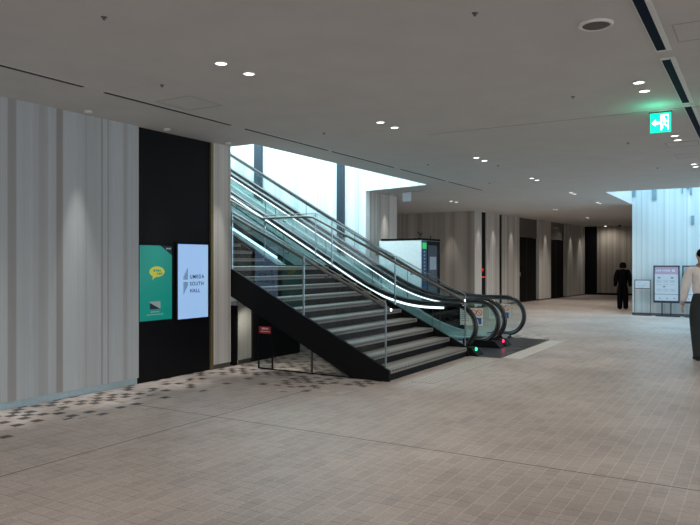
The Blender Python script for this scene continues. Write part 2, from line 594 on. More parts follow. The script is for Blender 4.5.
struct('door_3', b, M['black'])  # dark door panel, carried on behind the corner to seal a light gap
struct('wall_back', bx(-6.93, -1, 35.4, 35.6, 0.1, H), M['wall_x'])
struct('baseboard_back', bx(-6.93, -1, 35.41, 35.6, 0, 0.1), M['black'])
struct('wall_corridor', bx(VB[0], VB[0] + 0.2, 22.8, 35.4, 0, H), M['wall_y'])

struct('lobby_light_seal', lobby(.45, 13.6, -1.3, -1.02, 0, H), M['black'])  # unseen backing added behind the columns to stop world light leaking in

# pilasters of the bright wall
for x0, x1, n in ((-11.96, -11.71, 'left'), (-9.27, -9.07, 'right')):
    tag(bx(x0, x1, 14.80, 14.88, 0, 7.3).build('pilaster', M['pilaster']),
        'blue grey pilaster on the bright wall, %s' % ('left one high above the escalators' if n == 'left' else 'right one nearer the grey pier'),
        'pilaster', 'pilasters on the bright wall', 'structure')

# slots and marks high on the right-hand wall
for nm, x0, x1, z0, z1, lab in (('wall_slot', -2.80, -2.68, 3.50, 3.98, 'tall grey blue slot at the top of the right-hand wall'),
                            ('wall_slot', -3.36, -3.27, 3.62, 4.1, 'slim grey slot in the far left corner of the right light well'),
                            ('wall_slot', -1.74, -1.66, 2.72, 2.98, 'small grey blue slot at the far right of the wall'),
                            ('wall_bracket', -1.99, -1.96, 3.66, 3.9, 'slim bracket mark high on the wall, leftmost of three'),
                            ('wall_bracket', -1.86, -1.80, 3.78, 3.96, 'short bracket mark high on the wall, middle of three'),
                            ('wall_bracket', -1.77, -1.72, 3.60, 3.92, 'bracket mark high on the wall, rightmost of three')):
    y1 = 22.5
    tag(bx(x0, x1, y1 - 0.04, y1, z0, z1).build(nm, M['fitting']), lab, 'wall fitting', 'marks high on the right wall')

# ------------------------------------------------------------------ ceiling fittings
ORD = ['first', 'second', 'third', 'fourth', 'fifth', 'sixth', 'seventh', 'eighth']


def lightbulb(name, loc, power, parent, cone=140, col=(1, 0.93, 0.82), rot=(0, 0, 0), blend=0.9, size=0.05):
    l = bpy.data.lights.new(name, 'SPOT')
    l.energy = power
    l.color = col
    l.spot_size = math.radians(cone)
    l.spot_blend = blend
    l.shadow_soft_size = size
    o = bpy.data.objects.new(name, l)
    COL.objects.link(o)
    o.parent = parent
    o.location = Vector(loc) - wloc(parent)
    o.rotation_euler = rot
    return o


def downlight(x, y, lab, group, power=22):
    t = thing('ceiling_downlight', (x, y, H - 0.012), lab, 'ceiling light', group)
    r = 0.052
    b = MB()
    b.lathe((x, y, H - 0.012), [(r + 0.004, 0.012), (r + 0.010, 0.008), (r + 0.010, 0.003), (r, 0.0), (r - 0.002, 0.006), (r - 0.003, 0.012)], 24)
    b.build('trim_ring', M['white'], t, smooth=True)
    b = MB()
    b.lathe((x, y, H - 0.012), [(0.001, 0.004), (r - 0.006, 0.005), (r - 0.004, 0.012)], 24)
    b.build('lens', M['lamp'], t)
    if power:
        lightbulb('bulb', (x, y, H - 0.03), power, t)


for i, y in enumerate((1.3, 4.66, 7.66, 11.09, 14.39, 17.88, 21.2)):
    for j in (0, 1):
        downlight(-4.14, y + (0, 0.39)[j], 'round ceiling downlight in the middle row, %s, %s lamp' % (('pair overhead out of frame', 'nearest pair in view', 'second pair in view', 'third pair in view', 'fourth pair in view', 'fifth pair in view', 'last and farthest pair')[i], ('nearer', 'farther')[j]), 'downlights of the middle row', 105 if j == 0 else 0)
for i, y in enumerate((4.72, 7.28, 10.6, 13.83)):
    for j in ((0, 1) if i else (0,)):
        downlight(-1.03, y + (0, 0.39)[j], 'round ceiling downlight in the row past the exit sign, %s from camera, %s lamp' % (ORD[i], ('nearer', 'farther')[j]), 'downlights of the right row', 105 if j == 0 else 0)
for j in (0, 1):
    downlight(-7.70, 18.57 + (0, .39)[j], 'small ceiling downlight right of the grey pier before the brown wall, %s lamp' % ('nearer', 'farther')[j], 'downlights before the brown wall', 230 if j == 0 else 0)
for i, y in enumerate((23.1, 28.1)):
    for j in (0, 1):
        downlight(-5.9, y + (0, 0.35)[j], 'small ceiling downlight over the lift lobby, %s pair, %s lamp' % (ORD[i], ('nearer', 'farther')[j]), 'downlights over the lift lobby', 310 if j == 0 else 0)

WASH = [(-6.80, y, w, 290) for y, w in ((1.6, 'far behind the frame edge'), (2.85, 'at the left frame edge'), (4.09, 'above the left striped wall, nearest'),
        (5.334, 'above the left striped wall, farther'), (6.58, 'above the black signage panel'), (7.80, 'above the narrow column'))]
WASH += [(-8.28, 15.9, 'above the grey pier', 110), (-9.35, 22.30, 'above the brown far wall, right', 130), (-11.0, 22.30, 'above the brown far wall, left', 130)]
for k, (u, w) in enumerate(((0.3, 'before the first pale column'), (1.55, 'before the second pale column'), (3.2, 'before the wide third pale column'), (6.9, 'before the column between the lifts'),
                            (10.2, 'before the last long column, nearer'), (11.6, 'before the last long column, farther'))):
    q = Vector((-8.5, 22.6, 0)) + Vector((1.1, 12.6, 0)).normalized() * u + Vector((0.996, -0.087, 0)) * 0.2
    WASH.append((q.x, q.y, w, 95))
for (x, y, where, pw) in WASH:
    t = thing('wall_washer', (x, y, H - 0.02), 'small ceiling wall washer lamp ' + where, 'ceiling light', 'wall washers along the walls')
    b = MB()
    b.lathe((x, y, H - 0.02), [(0.045, 0.02), (0.05, 0.0), (0.03, 0.0), (0.028, 0.008)], 16)
    b.build('trim_ring', M['white'], t)
    lightbulb('bulb', (x, y, H - 0.04), pw, t, cone=27 if x > -7 and y < 10 else 42, col=(1, 0.95, 0.88), blend=1.0, size=0.02)

for i, (y0, y1) in enumerate(((2.5, 4.57), (4.84, 6.83), (7.13, 9.16), (9.30, 11.45), (11.76, 13.9), (14.13, 16.2))):
    t = thing('slot_diffuser', (-5.9, (y0 + y1) / 2, H - 0.006), 'long thin dark ceiling slot along the left wall, %s from the camera' % ORD[i], 'air vent', 'ceiling slots along the left wall')
    bx(-5.925, -5.875, y0, y1, H - 0.006, H).build('slot', M['slot'], t)
    b = MB()
    b.box(-5.94, -5.925, y0 - .03, y1 + .03, H - 0.003, H)
    b.box(-5.875, -5.86, y0 - .03, y1 + .03, H - 0.003, H)
    b.build('edge_frame', M['white'], t)
for i, (y0, y1) in enumerate(((3.6, 6.27), (6.59, 8.48), (8.70, 11.0))):
    t = thing('slot_diffuser', (-0.71, (y0 + y1) / 2, H - 0.006), 'blue black ceiling slot near the exit sign, %s from the camera' % ORD[i], 'air vent', 'ceiling slots near the exit sign')
    bx(-0.745, -0.675, y0, y1, H - 0.006, H).build('slot', M['slotb'], t)
    b = MB()
    b.box(-0.755, -0.745, y0 - .05, y1 + .05, H - 0.003, H)
    b.box(-0.675, -0.635, y0 - .05, y1 + .05, H - 0.003, H)
    b.box(-0.74, -0.68, y0 - .05, y0, H - 0.006, H)
    b.box(-0.74, -0.68, y1, y1 + .05, H - 0.006, H)
    b.build('edge_frame', M['white'], t)

t = thing('ceiling_speaker', (-1.055, 5.346, H - 0.02), 'round grey ceiling speaker with a mesh grille near the top edge', 'speaker')
b = MB()
b.lathe((-1.055, 5.346, H - 0.02), [(0.125, 0.02), (0.125, 0.008), (0.112, 0.0), (0.10, 0.004), (0.10, 0.012)], 32)
b.build('trim_ring', M['white'], t, smooth=True)
b = MB()
b.lathe((-1.055, 5.346, H - 0.02), [(0.001, 0.002), (0.09, 0.004), (0.103, 0.012)], 32)
b.build('grille', M['grille'], t)

for (x, y, w) in ((-1.752, 4.665, 'near the top middle of the ceiling'), (-1.728, 7.554, 'left of the right downlight pair'), (-4.098, 3.352, 'far upper left of the ceiling'),
               (-5.167, 4.936, 'beside the square hatch on the left'), (-1.691, 10.898, 'below and left of the exit sign'), (-1.66, 14.062, 'far below the exit sign'),
               (-5.163, 7.916, 'above the edge of the light well'), (-4.142, 12.217, 'between the third and fourth middle downlights'),
               (-5.218, 14.808, 'far above the escalators'), (-5.195, 11.436, 'right of the light well edge')):
    b = MB()
    b.lathe((x, y, H - 0.022), [(0.010, 0.0), (0.011, 0.008), (0.006, 0.010), (0.006, 0.015), (0.022, 0.017), (0.024, 0.022)], 14)
    tag(b.build('sprinkler_head', M['dsteel'], smooth=False), 'tiny dark sprinkler head ' + w, 'sprinkler', 'ceiling sprinkler heads')

for (x0, x1, y0, y1, w) in ((-5.75, -5.24, 5.40, 5.92, 'square flush ceiling hatch outline on the left, beside the long slot'),
                            (-0.57, -0.1, 5.66, 6.13, 'rectangular ceiling hatch outline at the upper right corner'),
                            (-1.22, -0.78, 11.2, 11.66, 'faint ceiling hatch outline below the exit sign, nearer one'),
                            (-1.22, -0.5, 12.5, 13.0, 'faint ceiling hatch outline below the exit sign, farther one')):
    b = MB()
    w_, z0 = 0.010, H - 0.003
    b.box(x0, x1, y0, y0 + w_, z0, H)
    b.box(x0, x1, y1 - w_, y1, z0, H)
    b.box(x0, x0 + w_, y0 + w_, y1 - w_, z0, H)
    b.box(x1 - w_, x1, y0 + w_, y1 - w_, z0, H)
    tag(b.build('ceiling_hatch', M['hatch']), w, 'access hatch', 'ceiling access hatches')

# emergency exit sign
EX, EY = -1.012, 8.84
t = thing('exit_sign', (EX, EY, 3.13), 'glowing green emergency exit sign with running figure and arrow under the ceiling', 'exit sign')
bx(EX - .112, EX + .112, EY, EY + .035, 3.145, 3.372).build('housing', M['exit_green'], t)
bx(EX - .125, EX + .125, EY - .01, EY + .05, 3.372, H).build('mount', M['dsteel'], t)
b = MB()


def epoly(pts):
    b.prism([(EX + px * .112, 3.2585 + pz * .1135) for px, pz in pts], 1, EY - .003, EY)


epoly([(-.85, -.02), (-.45, .34), (-.45, .12), (-.1, .12), (-.1, -.16), (-.45, -.16), (-.45, -.38)])           # arrow
epoly([(.02, -.80), (.02, .82), (.80, .82), (.80, -.80), (.68, -.80), (.68, .70), (.14, .70), (.14, -.80)])      # door frame
epoly([(.30 + .13 * math.cos(a * PI / 6), .50 + .13 * math.sin(a * PI / 6)) for a in range(12)])                  # head
epoly([(.18, .34), (.46, .36), (.50, -.06), (.30, -.10)])                                                       # torso
epoly([(.20, .34), (.02, .10), (-.04, .16), (.16, .42)])
epoly([(.44, .34), (.66, .12), (.60, .04), (.42, .20)])
epoly([(.30, -.06), (.10, -.34), (.18, -.62), (.28, -.60), (.24, -.36), (.44, -.08)])
epoly([(.40, -.08), (.66, -.40), (.58, -.48), (.32, -.16)])
b.build('pictogram', M['exit_white'], t)
gl = bpy.data.lights.new('sign_glow', 'POINT')
gl.energy, gl.color, gl.shadow_soft_size = 3.2, (0.05, 1.0, 0.55), 0.12
go = bpy.data.objects.new('sign_glow', gl)
COL.objects.link(go)
go.parent = t
go.location = (0, -.38, .08)

# small hanging sign and linear lamp by the pier
t = thing('hanging_sign', (-7.57, 15.4, H - .42), 'small pale hanging sign under the ceiling beside the grey pier', 'hanging sign')
bx(-7.68, -7.46, 15.38, 15.43, H - .26, H - .04).build('panel', M['poster'], t)
bx(-7.585, -7.555, 15.395, 15.415, H - .04, H).build('rod', M['steel'], t)
t = thing('linear_lamp', (-7.40, 15.66, H - .02), 'short pale linear fitting flat on the ceiling near the pier', 'ceiling light')
bx(-7.60, -7.21, 15.64, 15.70, H - .012, H).build('diffuser', M['white'], t)
bx(-7.62, -7.19, 15.62, 15.64, H - .016, H).build('edge', M['steel'], t)
t = thing('lobby_washer', (-6.35, 34.4, H - .05), 'small bright ceiling lamp before the far back wall of the lobby', 'ceiling light')
b = MB()
b.lathe((-6.35, 34.4, H - .05), [(0.05, 0.0), (0.05, 0.03), (0.07, 0.032), (0.07, 0.05)], 16)
b.build('housing', M['white'], t)
b = MB()
b.lathe((-6.35, 34.4, H - .056), [(0.001, 0.0), (0.046, 0.0), (0.046, 0.006)], 16)
b.build('lens', M['lamp'], t)
lightbulb('bulb', (-6.35, 34.6, H - 0.08), 45, t, cone=150, rot=(0.3, 0, 0))
b = MB()
b.lathe((-5.75, 34.6, H - .09), [(0.001, 0.0), (0.05, 0.02), (0.07, 0.06), (0.07, 0.09)], 14)
tag(b.build('security_camera', M['black'], smooth=True), 'small black dome camera under the ceiling at the lobby end', 'camera')


# ------------------------------------------------------------------ signage screens on the left
def text(name, body, size, o, xd, yd, m, parent, spacing=1.0, stretch=1.0):
    cu = bpy.data.curves.new(name, 'FONT')
    cu.body = body
    cu.size = size
    cu.space_character = spacing
    cu.extrude = 0.0006
    cu.offset = 0.0012
    tmp = bpy.data.objects.new(name + '_tmp', cu)
    COL.objects.link(tmp)
    dg = bpy.context.evaluated_depsgraph_get()
    me = bpy.data.meshes.new_from_object(tmp.evaluated_get(dg))
    bpy.data.objects.remove(tmp)
    xd, yd = Vector(xd), Vector(yd)
    zd = xd.cross(yd)
    mt = Matrix((xd * stretch, yd, zd)).transposed().to_4x4()
    me.transform(mt)
    off = Vector(o) - wloc(parent)
    me.transform(Matrix.Translation(off))
    me.name = name
    me.materials.clear()
    me.materials.append(m)
    ob = bpy.data.objects.new(name, me)
    COL.objects.link(ob)
    ob.parent = parent
    return ob


XS = -7.03      # face of the black signage panel
YA = (0, 1, 0)
t = thing('digital_signage_screen', (XS, 6.575, 0.8), 'green lit portrait screen with yellow speech bubble on the black panel', 'screen', 'portrait screens on the black panel')
bx(XS + .002, XS + 0.025, 6.288, 6.90, 0.79, 1.875).build('bezel', M['matte_black'], t)
s = bx(XS + 0.025, XS + 0.028, 6.298, 6.873, 0.82, 1.83).build('display', M['green'], t)
F = XS + 0.028
b = MB()
b.prism([(6.66, 1.83), (6.873, 1.83), (6.873, 1.70)], 0, F, F + .001)
b.build('corner_flash', M['navy'], s)
b = MB()
for k in range(4):
    b.box(F + .001, F + .002, 6.765 + k * .024, 6.781 + k * .024, 1.782, 1.802)
b.build('corner_marks', M['palegreen'], s)
b = MB()
c0 = (6.60, 1.475)
pts = [(c0[0] + .135 * math.cos(a * PI / 14), c0[1] + .072 * math.sin(a * PI / 14)) for a in range(28)]
b.prism(pts, 0, F, F + .001)
b.prism([(6.53, 1.44), (6.585, 1.41), (6.515, 1.365)], 0, F, F + .0012)
b.build('speech_bubble', M['yellow'], s)
b = MB()
for k, (y, z, w) in enumerate(((6.535, 1.49, .03), (6.575, 1.495, .02), (6.605, 1.49, .03), (6.645, 1.485, .02), (6.60, 1.448, .02), (6.632, 1.448, .03), (6.672, 1.448, .02))):
    b.box(F + .0012, F + .002, y, y + w, z - .014, z + .014)
b.build('bubble_marks', M['green'], s)
b = MB()
b.box(F, F + .001, 6.47, 6.66, 0.965, 1.075)
b.build('picture_tile', M['greyimg'], s)
b = MB()
b.prism([(6.47, 1.06), (6.66, 0.968), (6.47, 0.968)], 0, F + .001, F + .002)
b.build('picture_shade', M['navy'], s)
b = MB()
for k in range(7):
    b.box(F, F + .001, 6.49 + k * .022, 6.505 + k * .022, .928, .94)
b.build('caption', M['palegreen'], s)
b = MB()
for k in range(11):
    b.box(F, F + .001, 6.42 + k * .027, 6.44 + k * .027, .893, .903)
b.build('small_print', M['palegreen'], s)

t = thing('digital_signage_screen', (XS, 7.295, 0.8), 'pale blue lit portrait screen reading UMEDA SOUTH HALL', 'screen', 'portrait screens on the black panel')
bx(XS + .002, XS + 0.025, 6.955, 7.628, 0.775, 1.89).build('bezel', M['matte_black'], t)
s = bx(XS + 0.025, XS + 0.028, 6.99, 7.595, 0.80, 1.86).build('display', M['bluewhite'], t)
for k, wd in enumerate(('UMEDA', 'SOUTH', 'HALL')):
    text('lettering', wd, 0.074, (F + .001, 7.222, 1.370 - k * .100), YA, UP, M['ink'], s, spacing=1.25)
b = MB()
for k in range(5):       # bar emblem: two fans of upright bars, the upper rising to the right, the lower falling to the left
    y = 7.098 + k * .018
    hh = .05 + .028 * k
    b.box(F, F + .001, y, y + .008, 1.355, 1.355 + hh)
for k in range(5):
    y = 7.098 + k * .018
    hh = .175 - .028 * k
    b.box(F, F + .001, y, y + .008, 1.325 - hh, 1.325)
b.build('bar_emblem', M['ink'], s)

# ------------------------------------------------------------------ staircase
RI, GO, NX = 0.153, 0.31, -4.28
SLOPE = RI / GO
YN, YF = 8.12, 11.06            # near and far faces of the stair
LX0, LX1 = NX - 9 * GO, NX - 14 * GO      # landing
LZ = 10 * RI
st = thing('staircase', (-4.3, 9.5, 0), 'black steel staircase with grey stone treads and glass balustrades beside the escalators', 'staircase')


def tread(x, z, depth):
    b = MB()
    b.box(x - depth - 0.02, x, YN + .055, YF - .055, z - 0.06, z)
    b.box(x - .045, x - .028, YN + .12, YF - .12, z, z + .002, 1)
    n = 34
    for k in range(n):
        y = YN + .12 + (YF - YN - .24) * (k + .2) / n
        b.box(x, x + .004, y, y + .05, z - .034, z - .014, 1)
    return b.build('tread', [M['tread'], M['nosing']], st)


def riser(x, z0, z1):
    bx(x - .03, x - .012, YN + .055, YF - .055, z0, z1).build('riser', M['matte_black'], st)


for i in range(9):
    tread(NX - GO * i, RI * (i + 1), GO)
    riser(NX - GO * i, RI * i, RI * (i + 1) - .061)
riser(LX0, RI * 9, LZ - .061)
b = bx(LX1 - .02, LX0, YN + .055, YF - .055, LZ - .06, LZ)
b.build('landing', M['tread'], st)
for i in range(17):
    if i < 16:
        tread(LX1 - GO * i, LZ + RI * (i + 1), GO)
    riser(LX1 - GO * i, LZ + RI * i, LZ + RI * (i + 1) - .061)
TOPX, TOPZ = LX1 - 16 * GO, LZ + 17 * RI
for yy in (YN, YF - .05):
    b = MB()
    z = lambda x: RI + SLOPE * (NX - x)
    th = .43
    zl = lambda x: LZ + RI + SLOPE * (LX1 - x)
    b.prism([(NX + .02, 0), (NX + .02, RI - .005), (LX0, z(LX0)), (LX0 - .05, LZ + .02), (LX1 + .3, LZ + .02), (LX1, zl(LX1)), (TOPX, zl(TOPX)),
             (TOPX, zl(TOPX) - .5), (LX1, LZ - .40), (LX0 - .05, LZ - .40), (NX - (th - RI) / SLOPE, 0.0)], 1, yy, yy + .05)
    b.build('stringer', M['matte_black'], st)
# upper floor slab the stair and escalators lead to
struct('floor_upper', bx(-16, TOPX, 8.12, 14.45, TOPZ - .35, TOPZ), M['tread'])

GH = 0.88      # glass above the nosing line
GY = {0: (YN + .018, YN + .030), 1: (YF - .032, YF - .020)}


def zn(x):
    if x > LX0 - .295:
        return RI + SLOPE * (NX - x)
    if x > LX1 - .0:
        return LZ + .145
    return LZ + RI + SLOPE * (LX1 - x)


for side in (0, 1):
    ya, yb = GY[side]
    runs = [(-4.32, -5.65), (-5.68, -7.0), (-7.03, -7.385), (-7.40, -8.62), (-8.65, -10.0), (-10.03, -11.4), (-11.43, -12.8), (-12.83, -13.55)]
    for (xa, xb) in runs:
        b = MB()
        b.cols([(xa, zn(xa) - .12, zn(xa) + GH), (xb + (1e-4 if xb == -7.385 else 0), zn(xb) - .12, zn(xb) + GH)], ya, yb)
        gp = b.build('glass_panel', M['glassd'], st)
        e = MB()
        e.tube([(xa, (ya + yb) / 2, zn(xa) + GH + .006), (xb, (ya + yb) / 2, zn(xb) + GH + .006)], .008, 6)
        e.build('edge_cap', M['steel'], gp)
    for xp in (-4.32, -5.665, -7.015, -7.392, -8.635, -10.015, -11.415, -12.815):
        bx(xp - .007, xp + .007, ya - .008, yb + .008, zn(xp) - .15, zn(xp) + GH).build('post', M['postgrey'], st)
    yh = (ya + .10) if side == 0 else (yb - .10)
    hz = lambda x: zn(x) + GH - .085
    b = MB()
    pts = [(-4.30, yh, hz(-4.30) + .0), (-7.385, yh, hz(-7.385)), (-7.55, yh, hz(-7.385) + .02), (-8.62, yh, hz(-7.385) + .02), (-8.8, yh, hz(-8.8)), (-13.4, yh, hz(-13.4))]
    b.tube(pts, .023, 10)
    hr = b.build('handrail', M['railbrown'], st, smooth=True)
    e = MB()
    for x in (-4.55, -5.3, -6.0, -6.7, -8.1, -9.3, -10.6):
        ye = yb if side == 0 else ya
        e.tube([(x, yh, hz(x) - .015), (x, yh, hz(x) - .06), (x, ye, hz(x) - .06)], .008, 6)
    e.build('bracket', M['matte_black'], hr)
    e = MB()
    s0 = 1 if side == 0 else -1
    e.lathe((-4.295, yh, hz(-4.30)), [(.020, 0), (.020, .012)], 12, axis=0)
    e.build('end_cap', M['led'], hr)  # glow put into the cap for the bright tip of the rail
    if side == 0:
        e = MB()
        xa, xb = -6.16, -7.9
        e.cols([(xa, 1.655, 1.685), (xb, 1.655 + .53 * (xa - xb), 1.69 + .53 * (xa - xb))], yb + .004, yb + .02)
        e.build('glow_bar', M['cyanglow'], st)  # glowing cyan-white bar along the inner side of the near glass

# glass partition under the stair
t = thing('glass_partition', (-5.7, 8.2, 0), 'clear glass partition with dark posts closing the space under the stair', 'glass partition')
PY = 8.145
lo = lambda x: max(0.0, RI + SLOPE * (NX - x) - .43)
b = MB()
b.cols([(-6.9, .02, lo(-6.9) - .01), (-4.95, .02, lo(-4.95) - .012)], PY, PY + .01)
b.build('glass_pane', M['glassd'], t)
b = MB()
b.cols([(-6.22, 0, .014), (-4.86, 0, .012)], PY - .006, PY + .016)
b.build('bottom_rail', M['matte_black'], t)
bx(-5.535, -5.515, PY - .012, PY + .022, 0, lo(-5.525) - .005).build('post', M['dsteel'], t)
d = bx(-6.49, -6.24, PY - .002, PY + .012, .03, .66).build('door_leaf', M['glassd'], t)
b = MB()
b.box(-6.497, -6.485, PY - .008, PY + .018, 0, .74)
b.box(-6.24, -6.226, PY - .008, PY + .018, 0, .62)
b.box(-6.485, -6.24, PY - .008, PY + .018, 0, .02)
b.build('door_frame', M['matte_black'], d)
tag_ = bx(-6.475, -6.255, PY - .010, PY - .004, .535, .640).build('notice_plate', M['redsign'], t)
b = MB()
for k in range(5):
    b.box(-6.42 + k * .025, -6.402 + k * .025, PY - .012, PY - .010, .598, .622)
for k in range(9):
    b.box(-6.44 + k * .019, -6.428 + k * .019, PY - .012, PY - .010, .562, .574)
b.build('notice_lettering', M['signtext'], tag_)

for (lx, lz) in ((-6.75, .93), (-6.05, .60)):  # unseen lamps added to brighten the floor and panel under the stair
    lp = bx(lx - .05, lx + .05, YN + .05, YN + .10, lz, lz + .04).build('added_fill_lamp', M['matte_black'], st)
    lightbulb('bulb', (lx, YN + .14, lz - .02), 16, lp, cone=150, col=(1, .9, .76), rot=(.5, 0, 0))

# ------------------------------------------------------------------ escalators
CX, CZ, CR = -4.585, 0.485, 0.395


def rail_z(x):          # centre line of the handrail along the flat and the slope
    a, k = -5.78, 0.568
    z0 = CZ + CR
    zt_ = 5.10
    u = a - x
    w = 0.75
    if u < -w:
        z = z0
    elif u < w:
        z = z0 + k * (u + w) ** 2 / (4 * w)
    else:
        z = z0 + k * u
    return z if z < zt_ else zt_


def rail_path():
    p = []
    for i in range(4):
        p.append((-5.0 + (CX + 5.0) * i / 4, CZ - CR))
    for i in range(19):
        a = -PI / 2 + PI * i / 18
        p.append((CX + CR * math.cos(a), CZ + CR * math.sin(a)))
    x = CX - .15
    while x > -14.8:
        p.append((x, rail_z(x)))
        x -= .12 if x > -7 else .4
    return p


PATH = rail_path()


def offset(path, d):
    out = []
    n = len(path)
    for i, (x, z) in enumerate(path):
        a, c = path[max(0, i - 1)], path[min(n - 1, i + 1)]
        tx, tz = c[0] - a[0], c[1] - a[1]
        l = math.hypot(tx, tz)
        out.append((x - tz / l * d, z + tx / l * d))      # to the left of travel = inwards of the loop
    return out


GLX = [CX + (CR - .03) * math.cos(a * PI / 2 / 8) for a in range(8)] + [CX - .1 * i for i in range(1, 25)] + [-7.0 - .5 * i for i in range(1, 16)]


def deck_z(x):
    return rail_z(x) - .80 if x < CX else CZ + CR - .80


def escalator(y0, y1, lab, lampmat, ledend0, ledend1, groundlab):
    t = thing('escalator', (CX, (y0 + y1) / 2, 0), lab, 'escalator', 'escalators side by side')
    for k, yb in enumerate((y0, y1)):
        g = MB()
        cs = []
        for x in GLX:
            if x > CX - 1e-6:
                h_ = math.sqrt(max(0, (CR - .02) ** 2 - (x - CX) ** 2))
                cs.append((x, max(deck_z(x), CZ - h_), CZ + h_))
            else:
                cs.append((x, deck_z(x), rail_z(x) - .02))
        g.cols(cs, yb - .006, yb + .006)
        gp = g.build('glass_balustrade', M['glass'], t)
        e = MB()
        for xj in (-5.55, -6.9, -8.3, -9.7, -11.1, -12.5):
            e.box(xj - .004, xj + .004, yb - .008, yb + .008, deck_z(xj) + .02, rail_z(xj) - .05)
        e.build('glass_joint', M['dsteel'], gp)
        b = MB()
        b.tube([(x, yb, z) for x, z in PATH], (.030), 12, r2=.045, up=(0, 1, 0))
        hr = b.build('handrail', M['rubber'], t, smooth=True)
        b = MB()
        b.tube([(x, yb, z) for x, z in offset(PATH[2:], .045)], .018, 8, r2=.026, up=(0, 1, 0))
        b.build('guide_rail', M['dsteel'], hr, smooth=True)
        b = MB()
        le = ledend0 if k == 0 else ledend1
        xs = [x for x in [le - .12 * i for i in range(20)] + [le - 2.3 - .5 * i for i in range(12)] if x > -13.6]
        sgn = -1 if k == 0 else 1
        hl = .034 if (k == 0 and lampmat is M['ggo']) else .018
        b.cols([(x, rail_z(x) - .066 - hl, rail_z(x) - .066) for x in xs], yb - .018, yb + .018)
        if lampmat is M['ggo']:
            b.build('light_strip', M['led'], t)
        # deck cap, skirt and outer cladding
        out = -1 if k == 0 else 1
        d0, d1 = sorted((yb - .14, yb + .14))
        xs = [-4.52] + [-4.6 - .2 * i for i in range(13)] + [-7.4 - .6 * i for i in range(13)]
        b = MB()
        b.cols([(x, deck_z(x) - .02, deck_z(x) + .012) for x in xs], d0, d1)
        b.build('deck', M['deck'], t)
        b = MB()
        b.cols([(x, max(0.0, deck_z(x) - 1.15), deck_z(x) - .02) for x in xs], d0 + .01, d1 - .01)
        b.build('cladding', M['black'], t)
        b = MB()
        sk = (yb + .131, yb + .142) if k == 0 else (yb - .142, yb - .131)
        b.cols([(x, max(.02, deck_z(x) - .24), deck_z(x) - .02) for x in xs], *sk)
        b.build('skirt_panel', M['deck'], t)
        # newel base with its direction lamp
        b = MB()
        fx = -4.58 if (k == 1 and lampmat is M['rstop']) else -4.10
        b.prism([(-4.85, 0), (fx, 0), (fx - .13, .13), (-4.85, .15)], 1, yb - .15, yb + .15)
        nb = b.build('newel_base', M['matte_black'], t)
        if k == (0 if lampmat is M['ggo'] else 0):
            b = MB()
            yl = yb - .02 if lampmat is M['ggo'] else yb - .15
            b.lathe((-4.195, yl, .11), [(.030, 0.0), (.030, .012), (.02, .02), (.001, .022)], 16, axis=0)
            b.build('direction_lamp', lampmat, nb)
    # notice on the far balustrade
    xa, xb, za, zb = -4.96, -4.50, .40, .73
    yq = y1 - .012
    s = bx(xa, xb, yq - .003, yq + .003, za, zb).build('safety_notice', M['cream'], t)
    b = MB()

    def ring(cx, cz, r):
        n = 20
        for i in range(n):
            a0, a1 = 2 * PI * i / n, 2 * PI * (i + 1) / n
            b.prism([(cx + r * math.cos(a0), cz + r * math.sin(a0)), (cx + r * math.cos(a1), cz + r * math.sin(a1)),
                     (cx + r * .78 * math.cos(a1), cz + r * .78 * math.sin(a1)), (cx + r * .78 * math.cos(a0), cz + r * .78 * math.sin(a0))], 1, yq - .005, yq - .003)
        q = r * .7
        b.prism([(cx - q, cz + q - .01), (cx - q + .01, cz + q), (cx + q, cz - q + .01), (cx + q - .01, cz - q)], 1, yq - .006, yq - .003)
    ring(xa + .27, zb - .085, .06)
    ring(xa + .385, zb - .085, .06)
    b.build('prohibition_marks', M['sred'], s)
    b = MB()
    b.box(xa + .27, xa + .43, yq - .005, yq - .003, za + .03, za + .15)
    b.build('blue_pictogram', M['sblue'], s)
    b = MB()
    b.prism([(xa + .29, za + .04), (xa + .33, za + .12), (xa + .35, za + .12), (xa + .38, za + .04)], 1, yq - .007, yq - .005)
    b.build('pictogram_figure', M['cream'], s)
    b = MB()
    for i in range(6):
        b.box(xa + .03, xa + .19 - .02 * (i % 2), yq - .005, yq - .003, zb - .05 - i * .04, zb - .04 - i * .04)
    b.build('notice_lines', M['pgrey'], s)
    # steps, comb plate, floor plate, soffit
    for i in range(20):
        x = -5.95 - .4 * i
        z = max(0.02, .03 + .231 * (i - 0.9))
        b = MB()
        b.box(x - .41, x, y0 + .145, y1 - .145, z - .05, z)
        b.box(x - .03, x, y0 + .145, y1 - .145, z - .22 if i > 1 else z - .05, z - .05)
        for q in range(8):
            yy = y0 + .2 + q * (y1 - y0 - .4) / 8
            b.box(x - .40, x - .01, yy, yy + .03, z, z + .006)
        b.build('step', M['dsteel'], t)
    bx(-5.94, -4.95, y0 + .145, y1 - .145, 0, .018).build('comb_plate', M['deck'], t)
    b = bx(-4.95, -3.72, y0 - .14, y1 + .16, 0, .008)
    b.build('floor_plate', M['plate'], t)
    b = MB()
    xs = [-7.6 - .6 * i for i in range(12)]
    b.cols([(x, max(0, deck_z(x) - 1.15), max(.02, deck_z(x) - 1.10)) for x in xs], y0 + .13, y1 - .13)
    b.build('truss_soffit', M['matte_black'], t)
    return t


escalator(11.23, 12.42, 'nearer escalator with black handrails, beside the stair, showing a green lamp at its foot', M['ggo'], -4.80, -5.38, '')
escalator(12.80, 14.06, 'farther escalator with black handrails, against the bright wall, showing a red lamp at its foot', M['rstop'], -5.4, -5.6, '')

